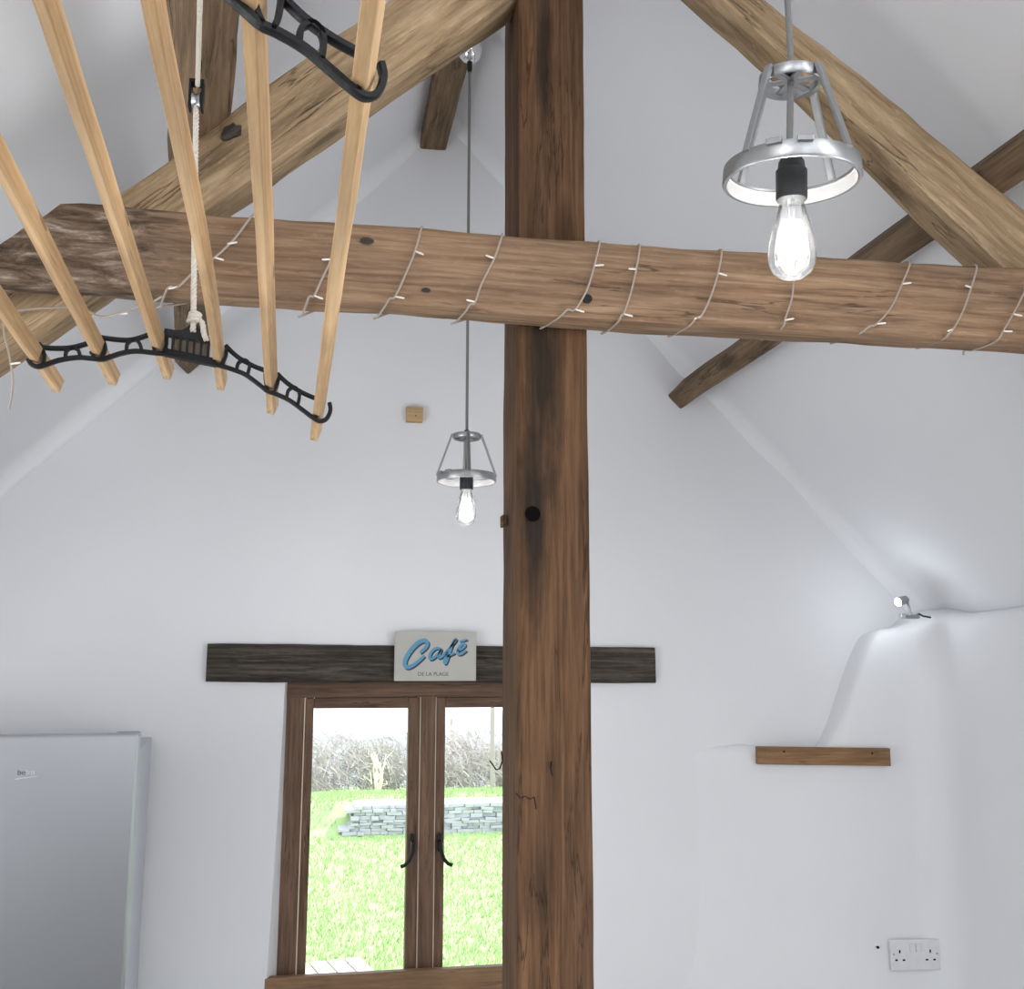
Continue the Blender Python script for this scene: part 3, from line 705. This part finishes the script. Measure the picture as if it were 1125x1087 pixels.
T5, T6 = F5-d5*(SN+.012), F6-d6*(SN-.006)
p5, p6 = b2(299, 429.5), b2(351.5, 461)
la = (T6-T5).normalized(); lb = p6-p5; ang = math.atan2(lb.y, lb.x)
nz = la.cross(AD).normalized(); ny = nz.cross(la).normalized()
bx = la*math.cos(ang)-nz*math.sin(ang); bz = nz*math.cos(ang)+la*math.sin(ang)
nm = Matrix((bx, ny, bz)).transposed().to_4x4(); nm.translation = T6-bx*p6.x-bz*p6.y
b_near = link('bracket', bme, None, air, nm); b_near['label'] = 'black cast iron end bracket nearest the camera'
# rope, knot and pulley
eye = atP(212.5, 366, AP, AD)
pul = atY(216, 106, 1.235)
rp = thing('airer_rope', 'cream twisted rope knotted to the airer and running up through the pulley', 'rope', eye)
def twist_rope(pts, r, parent):
    P = catmull([Vector(p) for p in pts], 10)
    bm = bmesh.new()
    for s in range(3):
        q = []; L = 0
        for i, p in enumerate(P):
            t = (P[min(i+1, len(P)-1)]-P[max(i-1, 0)]).normalized()
            if i: L += (p-P[i-1]).length
            a = Vector((1, 0, 0)); u = (a-t*a.dot(t)).normalized(); w = t.cross(u); an = L*420+s*2.094
            q.append(p+(u*math.cos(an)+w*math.sin(an))*r*.5)
        tube_bm(bm, q, r*.62, 6)
    return link('rope_length', bm_mesh(bm), M['rope'], parent, None, True)
def densify(a, b, n): return [Vector(a).lerp(Vector(b), i/n) for i in range(n+1)]
kn = atP(213, 352, AP, AD)
f_ = -AD*.006
twist_rope(densify(eye+f_, kn+f_, 5)+densify(kn+f_, pul+Vector((0, 0, -.01)), 24)[1:], .0034, rp)
pdir = atY(219, -10, 1.0)-pul; pun = pul+pdir*((pul.y-.60)/(pul.y-1.0))
twist_rope(densify(pul+Vector((.001, -.004, .012)), pun+Vector((0, .004, .010)), 26), .003, rp)
neye = nm @ Vector((b2(212.5, 366).x, 0, b2(212.5, 366).y))
twist_rope(densify(neye, pun+Vector((0, 0, -.01)), 12), .0034, rp)
tl = [atP(*q, AP-AD*.008, AD) for q in ((214, 353), (220, 352), (223, 358), (224, 366), (227, 374))]
twist_rope(tl, .0032, rp)
bm = bmesh.new()
for k in range(3):
    c = kn+f_+Vector((.001*k, -.001, -.003+.0035*k)); tube_bm(bm, [c+Vector((.0058*math.cos(a), .0052*math.sin(a), .0015*math.cos(a+k))) for a in [i*math.pi/6 for i in range(13)]], .0028, 7, False)
link('knot', bm_mesh(bm), M['rope'], rp, None, True)
def pulley(pul, label):
    pu = thing('pulley', label, 'pulley', pul, 'airer pulleys')
    for sx in (-.0075, .0075): box('cheek', pul+Vector((sx, 0, 0)), (.003, .016, .038), M['iron'], pu, .001)
    lathe('wheel', [(.0001, -.005), (.011, -.005), (.008, 0), (.011, .005), (.0001, .005)], M['zinc'], pu, 20, Matrix.Translation(pul+Vector((0, 0, -.006))) @ Matrix.Rotation(R(90), 4, 'Y'))
    tube('screw_hook', [pul+Vector((0, .002, .016)), pul+Vector((0, .006, .03)), pul+Vector((0, .01, .05)), pul+Vector((0, .012, .075))], .003, M['iron'], pu)
    box('cap', pul+Vector((0, 0, .018)), (.018, .014, .005), M['iron'], pu, .001)
pulley(pul, 'small black rope pulley under the left purlin')
pulley(pun, 'second black rope pulley nearer the camera above the near airer bracket')

# ------------------------------------------------------------------ pendant lamps
def pendant(name, ringc, ztop, rot, label, rose=None, power=5., tilt=0.):
    L = thing(name, label, 'pendant lamp', ringc, 'pendant lamps', rot)
    base = pw(L) @ Matrix.Rotation(-rot, 4, 'Z') @ Matrix.Rotation(tilt, 4, 'X') @ Matrix.Rotation(rot, 4, 'Z')
    rb, rt, H = .0715, .0325, .104
    lathe('lower_ring', [(rb-.003, -.009), (rb, -.009), (rb+.0012, -.007), (rb, .009), (rb-.002, .010), (rb-.006, .0095), (rb-.0055, .007), (rb-.0035, .006)], M['zinc'], L, 48, base, True)
    lathe('ring_lining', [(rb-.0037, -.0088), (rb-.0037, .0055), (rb-.0055, .0064)], M['white_enamel'], L, 48, base)
    lathe('upper_ring', [(rt, H-.006), (rt+.0015, H-.004), (rt+.001, H+.006), (rt-.003, H+.006), (rt-.004, H-.004)], M['zinc'], L, 36, base, True)
    for k in range(3):
        a = k*math.pi/3+.3
        box('spider_bar', base @ Vector((0, 0, H)), (2*rt-.004, .008, .003), M['zinc'], L, .0008, Matrix.Rotation(tilt, 4, 'X') @ Matrix.Rotation(rot+a, 4, 'Z'))
    for k in range(4):
        a = k*math.pi/2+math.pi/4; c, s = math.cos(a), math.sin(a)
        p0 = Vector((c*(rb+.0005), s*(rb+.0005), .006)); p1 = Vector((c*(rt+.003), s*(rt+.003), H+.006)); d = (p1-p0).normalized(); tg = Vector((-s, c, 0))
        m = Matrix((d, tg, d.cross(tg))).transposed().to_4x4(); m.translation = (p0+p1)/2
        bm = bmesh.new(); bm_box(bm, (0, 0, 0), ((p1-p0).length, .0085, .005), None, .001)
        link('strut', bm_mesh(bm), M['zinc'], L, base @ m)
    for a in (R(160), R(184)):
        m = Matrix.Rotation(a, 4, 'Z') @ Matrix.Translation((rb+.002, 0, .008)); bm = bmesh.new(); bm_box(bm, (0, 0, 0), (.006, .016, .006), None, .001)
        link('clip', bm_mesh(bm), M['zinc'], L, base @ m)
    lathe('cord_grip', [(.0001, H+.004), (.009, H+.004), (.009, H+.010), (.006, H+.016), (.0001, H+.016)], M['black'], L, 18, base)
    tube('cord', [base @ Vector((0, 0, H+.014)), base @ Vector((0, 0, H+.03)), Vector((ringc[0], ringc[1], ztop))], .0034 if rose is None else .0036, M['cord'], L, 10)
    tube('inner_cord', [base @ Vector((0, 0, H)), base @ Vector((.001, .001, H*.6)), base @ Vector((.003, .002, .01))], .0036, M['cord'], L, 10)
    lathe('bulb_socket', [(.0001, .020), (.010, .020), (.0135, .014), (.0145, .006), (.0165, .004), (.0165, -.026), (.0155, -.028), (.0001, -.028)], M['black'], L, 28, base)
    bp = [(.0125, -.028), (.0135, -.034), (.0165, -.046), (.0205, -.060), (.0240, -.075), (.0252, -.087), (.0240, -.098), (.0195, -.107), (.0110, -.113), (.0001, -.115)]
    bu = lathe('bulb', bp, M['bulbglass'], L, 32, base); bu['label'] = 'lit clear teardrop bulb'
    bm = bmesh.new()
    for k in range(6):
        a = k*math.pi/3; tube_bm(bm, [(math.cos(a)*.007, math.sin(a)*.007, -.052), (math.cos(a)*.013, math.sin(a)*.013, -.096)], .0030, 6)
    link('filament', bm_mesh(bm), M['filament'], bu, base)
    tube('stem', [base @ Vector((0, 0, -.028)), base @ Vector((0, 0, -.052))], .004, M['bulbglass'], bu)
    lt_ = bpy.data.lights.new('bulb_light', 'POINT'); lt_.energy = power; lt_.shadow_soft_size = .012; lt_.color = (1, .96, .92)
    lo = bpy.data.objects.new('bulb_light', lt_); COL.objects.link(lo); lo.parent = L; lo.matrix_parent_inverse = pw(L).inverted(); lo.location = base @ Vector((0, 0, -.075))
    if rose:
        lathe('ceiling_rose', [(.0001, -.002), (.006, 0), (.016, .004), (.026, .014), (.031, .026), (.0325, .040), (.0001, .041)], M['chrome'], L, 32, Matrix.Translation((ringc[0], ringc[1], ztop)))
        lathe('cord_grip', [(.0001, -.028), (.005, -.028), (.007, -.016), (.007, .002), (.0001, .003)], M['black'], L, 16, Matrix.Translation((ringc[0], ringc[1], ztop)))
    return L
c1 = atY(869.5, 192, .95)
pendant('pendant_lamp', c1, ceil_z(c1.x, c1.y)-.005, R(71), 'nearer galvanised cage pendant lamp with large lit bulb at upper right', None, 2.6, R(5))
c2 = atY(512.5, 526, 2.42)
pendant('pendant_lamp', c2, 3.215, R(42), 'farther small cage pendant lamp hanging left of the post', True, 2.2)

# ------------------------------------------------------------------ fridge
fa = R(5.5)
fp = atY(153, 806, 2.40)
FR = thing('fridge', 'tall stainless steel fridge in the lower left corner', 'fridge', (fp.x, fp.y, 0), None, fa)
fb = pw(FR)
def fbox(name, c, s, mat, parent, bev=.004):
    bm = bmesh.new(); bm_box(bm, (0, 0, 0), s, None, bev); return link(name, bm_mesh(bm), mat, parent, fb @ Matrix.Translation(c))
TOP = fp.z
fbox('cabinet', (-.275, .32, TOP/2-.019), (.546, .50, TOP-.045), M['fridge_side'], FR)
fbox('door_seal', (-.275, .065, TOP/2), (.53, .012, TOP-.05), M['dark_gap'], FR)
dr = fbox('door', (-.275, .03, TOP-.46), (.55, .058, .92), M['steel'], FR, .006)
fbox('edge_trim', (-.0015, .044, TOP-.462), (.004, .026, .915), M['fridge_side'], dr, .001)
fbox('hinge_cap', (-.03, .09, TOP-.008), (.05, .05, .012), M['dark_gap'], FR, .002)
fbox('freezer_door', (-.275, .03, (TOP-.93)/2+.02), (.55, .058, TOP-.98), M['steel'], FR, .006)
fbox('foot', (-.05, .1, .012), (.04, .04, .024), M['black'], FR); fbox('foot', (-.5, .1, .012), (.04, .04, .024), M['black'], FR)
# badge lettering on the door
fq = fb.inverted() @ atP(30, 850, fb @ Vector((0, 0, 0)), fb.to_3x3() @ Vector((0, 1, 0)))
tm = text_mesh('be', .0165, .0003); link('badge_lettering', tm, M['darkbadge'], dr, fb @ Matrix.Translation((fq.x-.0115, -.0004, fq.z-.003)) @ Matrix.Rotation(R(90), 4, 'X'))
tm = text_mesh('ko', .0165, .0003); link('badge_lettering', tm, M['silver'], dr, fb @ Matrix.Translation((fq.x+.0065, -.0004, fq.z-.003)) @ Matrix.Rotation(R(90), 4, 'X'))
bm = bmesh.new(); bm_box(bm, (0, 0, 0), (.043, .0006, .0013), Matrix.Rotation(R(-7), 4, 'Y'))
link('badge_underline', bm_mesh(bm), M['silver'], dr, fb @ Matrix.Translation((fq.x-.001, -.0004, fq.z-.0085)))

# ------------------------------------------------------------------ sign
sy = 2.964
s00, s10, s01 = atY(433, 748.5, sy), atY(523, 748.5, sy), atY(433, 694, sy)
sw, sh = s10.x-s00.x, s01.z-s00.z
SG = thing('cafe_sign', 'small cream sign reading Café de la Plage on the lintel', 'sign', ((s00.x+s10.x)/2, sy, s00.z))
bo = box('board', ((s00.x+s10.x)/2, sy+.006, s00.z+sh/2), (sw, .012, sh), M['signboard'], SG, .0012)
def s2w(u, v): return Vector((s00.x+sw*(u-92)/(1050-92), 0, s00.z+sh*(680-v)/(680-104)))
def script(bm, strokes, off, y):
    for pts, wid in strokes:
        P = catmull([s2w(u+off[0], v+off[1]) for u, v in pts], 6); n = len(P)
        ws = [wid[0]+(wid[1]-wid[0])*math.sin(math.pi*i/(n-1))**.7 for i in range(n)]; rings = []
        for i, p in enumerate(P):
            t = (P[min(i+1, n-1)]-P[max(i-1, 0)]).normalized(); nn = Vector((-t.z, 0, t.x)); w = ws[i]*sw/(958)*.5
            if i in (0, n-1): w *= .6
            a, b = p+nn*w, p-nn*w
            rings.append([bm.verts.new((q.x, yy, q.z)) for q, yy in ((a, y), (b, y), (b, y+.0012), (a, y+.0012))])
        for a, b in zip(rings, rings[1:]):
            for k in range(4): bm.faces.new((a[k], a[(k+1) % 4], b[(k+1) % 4], b[k]))
        bm.faces.new(rings[0]); bm.faces.new(rings[-1])
strokes = [([(385, 355), (410, 330), (455, 285), (470, 235), (440, 208), (380, 225), (310, 285), (250, 365), (215, 440), (215, 500), (250, 520), (310, 495), (380, 440), (440, 385)], (26, 50)),
           ([(635, 320), (600, 295), (550, 310), (505, 365), (500, 415), (530, 420), (580, 380), (630, 320)], (22, 32)),
           ([(640, 300), (612, 365), (605, 405), (640, 395), (690, 345)], (22, 32)),
           ([(680, 350), (735, 290), (790, 225), (810, 190), (780, 215), (745, 310), (715, 400), (690, 470), (670, 460), (685, 410), (740, 375), (800, 350)], (20, 30)),
           ([(825, 330), (880, 300), (915, 262), (900, 240), (860, 265), (830, 320), (830, 360), (870, 365), (935, 320)], (20, 30)),
           ([(850, 222), (895, 205), (945, 190)], (15, 22))]
bm = bmesh.new(); script(bm, strokes, (14, 16), sy-.0005); link('script_shadow', bm_mesh(bm), M['signdark'], bo)
bm = bmesh.new(); script(bm, strokes, (0, 0), sy-.0012); link('script_lettering', bm_mesh(bm), M['signblue'], bo)
tm = text_mesh('DE LA PLAGE', .0148, .0002); pz = s2w(545, 620)
link('small_lettering', tm, M['signgrey'], bo, Matrix.Translation((pz.x, sy-.0004, pz.z)) @ Matrix.Rotation(R(90), 4, 'X') @ Matrix.Diagonal((1.02, 1, 1, 1)))

# ------------------------------------------------------------------ small things on the walls
# pine block
p = atY(455.5, 455.5, 2.985)
WB = thing('wall_block', 'small square pine block on the far wall left of the lamp', 'wood block', p)
box('block', p+Vector((0, .004, 0)), (.050, .026, .046), M['pineblock'], WB, .003)
lathe('screw_hole', [(.0001, 0), (.002, 0), (.002, .001), (.0001, .001)], M['hole'], WB, 10, Matrix.Translation(p+Vector((.003, -.0088, -.006))) @ Matrix.Rotation(R(90), 4, 'X'))
# batten under the ledge
bl, br = atY(831, 830, 2.938), atY(977, 832, 2.871)
mid = (bl+br)/2; an = math.atan2(br.y-bl.y, br.x-bl.x); tz = math.atan2(br.z-bl.z, (br-bl).length)
BT = thing('wall_batten', 'short horizontal wooden batten screwed under the plaster ledge', 'batten', mid)
rotm = Matrix.Rotation(an, 4, 'Z') @ Matrix.Rotation(-tz, 4, 'Y')
box('board', mid, ((br-bl).length, .022, .051), M['batten'], BT, .002, rotm)
for u, v in ((847, 825.5), (864, 826), (953, 828), (959, 830), (954, 835)):
    t_ = (atY(u, v, 2.9)-mid).x
    q = mid+rotm.to_3x3() @ Vector((t_*1.012, -.0112, 0)); q.z = atY(u, v, q.y).z
    lathe('screw_hole', [(.0001, 0), (.0028, 0), (.0028, .0012), (.0001, .0012)], M['hole'] if u in (864, 953) else M['batten'], BT, 10, Matrix.Translation(q) @ Matrix.Rotation(R(90), 4, 'X'))
# double socket
sc = atY(1005.5, 1049.5, 2.868)
san = R(-7)
SK = thing('double_socket', 'white double wall socket low on the right', 'socket', sc, None, san)
kb = pw(SK)
def kbox(name, c, s, mat, bev=.001, parent=None):
    bm = bmesh.new(); bm_box(bm, (0, 0, 0), s, None, bev); return link(name, bm_mesh(bm), mat, parent or SK, kb @ Matrix.Translation(c))
kbox('plate', (0, .004, 0), (.146, .012, .084), M['plastic'], .003)
kbox('switch', (-.008, -.003, .020), (.015, .005, .022), M['plastic'], .0015); kbox('switch', (.009, -.003, .020), (.014, .006, .022), M['plastic'], .0015)
for cx in (-.046, .044):
    kbox('pin_hole', (cx, -.0022, .010), (.0042, .001, .009), M['hole'], 0)
    for dx in (-.011, .011): kbox('pin_hole', (cx+dx, -.0022, -.013), (.0070, .001, .0045), M['hole'], 0)
for cx in (-.064, .064): kbox('screw_head', (cx, -.0022, .003), (.005, .001, .005), M['zinc'], 0)
# wall plug hole beside the socket, and plugs in the right wall
def plug(u, v, Y, label, r=.0035):
    q = atY(u, v, Y); o = lathe('wall_plug', [(.0001, -.001), (r, -.001), (r*1.15, .004), (.0001, .004)], M['hole'], None, 12, Matrix.Translation(q) @ Matrix.Rotation(R(90), 4, 'X'))
    return tag(o, label, 'wall plug')
plug(964, 1041, 2.884, 'small dark plug hole in the plaster left of the socket')

# ------------------------------------------------------------------ spotlight on the wall top
sp = atY(998, 679, 2.80)
SPT = thing('spotlight', 'small chrome spotlight shining left on top of the right wall', 'spotlight', sp)
box('base', sp+Vector((.004, 0, .003)), (.05, .03, .012), M['zinc'], SPT, .003)
box('clip', sp+Vector((-.026, -.008, .006)), (.016, .018, .016), M['chrome'], SPT, .003)
tube('arm', [sp+Vector((.008, 0, .008)), sp+Vector((.006, 0, .028)), sp+Vector((.0, 0, .046)), sp+Vector((-.012, 0, .052))], .0035, M['zinc'], SPT)
hd = sp+Vector((-.018, 0, .050)); aim = Vector((-.90, -.22, -.25)).normalized(); hm = Matrix.Translation(hd) @ aim.to_track_quat('Z', 'Y').to_matrix().to_4x4()
lathe('barrel', [(.0001, -.022), (.008, -.022), (.0125, -.016), (.0135, .016), (.0125, .016), (.0115, .008), (.0001, .006)], M['zinc'], SPT, 24, hm)
lathe('lens', [(.0001, .024), (.006, .0225), (.0105, .018), (.0115, .012), (.0001, .010)], M['lens'], SPT, 20, hm)
tube('flex', [sp+Vector((.02, .004, .004)), sp+Vector((.04, .006, .012)), sp+Vector((.055, .01, .006)), sp+Vector((.085, .02, .003))], .003, M['black'], SPT)
ll = bpy.data.lights.new('spot_light', 'POINT'); ll.energy = .4; ll.shadow_soft_size = .012; ll.color = (.84, .92, 1)
lo = bpy.data.objects.new('spot_light', ll); COL.objects.link(lo); lo.location = hd+aim*.040; lo.parent = SPT; lo.matrix_parent_inverse = pw(SPT).inverted()

# ------------------------------------------------------------------ outside
bm = bmesh.new()
ys = [3.45+i*.3 for i in range(50)]; xs = [-6+i*.4 for i in range(46)]
def gz(x, y):
    b = .13*sstep(5, 9.8, y)+.26*sstep(10.2, 10.7, y)*(1 if x > .25 else sstep(-1.6, .25, x))
    return .02*noise.noise(Vector((x*.8, y*.8, 0)))+b-.34*sstep(10.8, 14.5, y)-2.6*sstep(15, 18, y)
g = [[bm.verts.new((x, y, gz(x, y))) for y in ys] for x in xs]
for i in range(len(xs)-1):
    for j in range(len(ys)-1): bm.faces.new((g[i][j], g[i+1][j], g[i+1][j+1], g[i][j+1]))
tag(link('lawn', bm_mesh(bm), M['grass'], smooth=True), 'bright green lawn seen through the window', 'lawn', None, 'stuff')
rnd = random.Random(9); vs = []; fs = []
for k in range(60000):
    y = 4.6+rnd.random()**1.3*9.5; x = rnd.uniform(-.3, .26)*y*.9+.09*y
    z = gz(x, y); h = rnd.uniform(.02, .055); a = rnd.uniform(0, 6.28); w = .003+.0004*y
    if 10.0 < y < 10.62 and x > .2: continue
    if y < 6.0 and x < .9: continue
    n = len(vs); dx, dy = math.cos(a)*w, math.sin(a)*w
    vs += [(x-dx, y-dy, z-.01), (x+dx, y+dy, z-.01), (x+rnd.uniform(-.03, .03), y+rnd.uniform(-.03, .03), z+h)]; fs.append((n, n+1, n+2))
me = bpy.data.meshes.new('grass'); me.from_pydata(vs, [], fs)
tag(link('grass_blades', me, M['blade']), 'short grass blades covering the lawn', 'grass', None, 'stuff')
# stone wall: hand-sized slates, too small to pick apart at this distance
SW = thing('dry_stone_boundary', 'low dry stone wall across the lawn', 'garden wall', (1.6, 10.3, 0))
bm = bmesh.new(); rnd = random.Random(3)
z = .08
while z < .37:
    hh = rnd.uniform(.022, .042); x = .24+rnd.uniform(-.04, .06)+(.35*(z-.1))
    while x < 3.6:
        ww = rnd.uniform(.05, .17); bm_box(bm, (x+ww/2, 10.3+rnd.uniform(-.03, .03)+z*.15, z+hh/2), (ww*.96, .42+rnd.uniform(0, .06), hh*.93), Matrix.Rotation(rnd.uniform(-.05, .05), 4, 'Y'))
        x += ww
    z += hh
tag(link('stones', bm_mesh(bm), M['stone'], SW), kind='stuff')
# deck
dk0 = atZ(396, 1051, .045); dka = R(13.4)
DK = thing('garden_deck', 'pale timber deck corner outside the window', 'deck', (dk0.x, dk0.y, 0))
for k in range(9):
    c = Vector((dk0.x, dk0.y, .03))+Vector((-math.cos(dka), -math.sin(dka), 0))*(.05+k*.1)+Vector((math.sin(dka), -math.cos(dka), 0))*1.0
    box('board', c, (.088, 2.0, .03), M['deck'], DK, .004, Matrix.Rotation(dka, 4, 'Z'))
# bushes behind the wall
def bush(name, x, y, h, w, label, seed, mat, ntw=420, straw=False):
    rnd = random.Random(seed); z0 = gz(x, y)-.05
    B = thing(name, label, 'bush', (x, y, z0), 'bushes behind the garden wall')
    bm = bmesh.new(); ends = []
    for k in range(9):
        a = rnd.uniform(0, 6.28); r = w*rnd.uniform(.2, .9); top = Vector((x+math.cos(a)*r, y+math.sin(a)*r*.6, z0+h*rnd.uniform(.6, 1)))
        b0 = Vector((x+math.cos(a)*r*.3, y, z0)); m_ = b0.lerp(top, .5)+Vector((rnd.uniform(-.1, .1), 0, rnd.uniform(-.05, .1)))
        tube_bm(bm, [b0, m_, top], [.011, .008, .004], 5); ends += [b0.lerp(m_, .6), m_, m_.lerp(top, .5), top]
    link('branches', bm_mesh(bm), M['straw'] if straw else mat, B, None, True)
    vs = []; fs = []
    for k in range(ntw):
        e = rnd.choice(ends); d = Vector((rnd.gauss(0, 1), rnd.gauss(0, .7), rnd.gauss(.35, .8))).normalized(); L = rnd.uniform(.08, .3)*h
        p = e+Vector((rnd.gauss(0, .22)*w, rnd.gauss(0, .2)*w, rnd.gauss(-.05, .14)*h)); q = p+d*L; q.z = min(q.z, z0+h*1.05); s = Vector((.0035, 0, .002)) if k % 4 else Vector((.009, 0, .004)); n = len(vs)
        vs += [p-s, p+s, q+s*.4, q-s*.4]; fs.append((n, n+1, n+2, n+3))
    me = bpy.data.meshes.new('twigs'); me.from_pydata([tuple(v) for v in vs], [], fs); tag(link('twigs', me, mat, B), kind='stuff')
bush('bramble_bush', -.1, 13.6, .85, .75, 'twiggy winter bush at the left side of the left pane', 1, M['twig'], 3000)
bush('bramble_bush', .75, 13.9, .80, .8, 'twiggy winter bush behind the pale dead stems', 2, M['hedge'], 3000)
bush('bramble_bush', 1.65, 13.6, .82, .75, 'twiggy winter bush just left of the window mullion', 3, M['twig'], 3000)
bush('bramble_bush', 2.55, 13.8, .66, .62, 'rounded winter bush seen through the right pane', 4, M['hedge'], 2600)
bush('bramble_bush', 3.3, 13.4, .6, .5, 'low winter bush seen beside the post', 5, M['twig'], 1500)
bush('dead_stems', .75, 12.6, .55, .28, 'pale dead stems standing on the grass bank', 6, M['straw'], 60, True)
bush('dead_stems', 1.25, 12.8, .60, .22, 'pale bare sapling on the grass bank', 7, M['straw'], 60, True)
for (u, v0, v1, Y, lab, r) in ((541, 782, 893, 11.6, 'tall grey pole at the right of the right pane', .026), (496, 790, 845, 20, 'slanting distant pole near the window mullion', .03), (515, 802, 845, 20, 'short distant pole in the middle of the right pane', .025)):
    a, b = atY(u, v0, Y), atY(u-(2 if Y == 20 and u == 496 else 0), v1, Y)
    if Y < 15: a.z += .4; b.z = gz(b.x, b.y)-.05
    else: b.z -= 1.6
    o = tube('utility_pole', [b, (a+b)/2, a], [r, r*.95, r*.85], M['pole'], None, 8); tag(o, lab, 'pole', 'poles outside')
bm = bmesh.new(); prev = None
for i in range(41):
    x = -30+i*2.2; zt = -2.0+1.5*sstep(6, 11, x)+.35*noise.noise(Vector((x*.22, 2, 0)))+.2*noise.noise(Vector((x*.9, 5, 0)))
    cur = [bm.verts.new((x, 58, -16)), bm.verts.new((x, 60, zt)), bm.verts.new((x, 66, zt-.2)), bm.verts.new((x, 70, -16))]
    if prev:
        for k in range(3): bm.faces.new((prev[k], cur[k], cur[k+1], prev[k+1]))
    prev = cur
tag(link('distant_hill', bm_mesh(bm), M['hill'], smooth=True), 'hill on the horizon with haze put into its pale blue colour', 'hill')
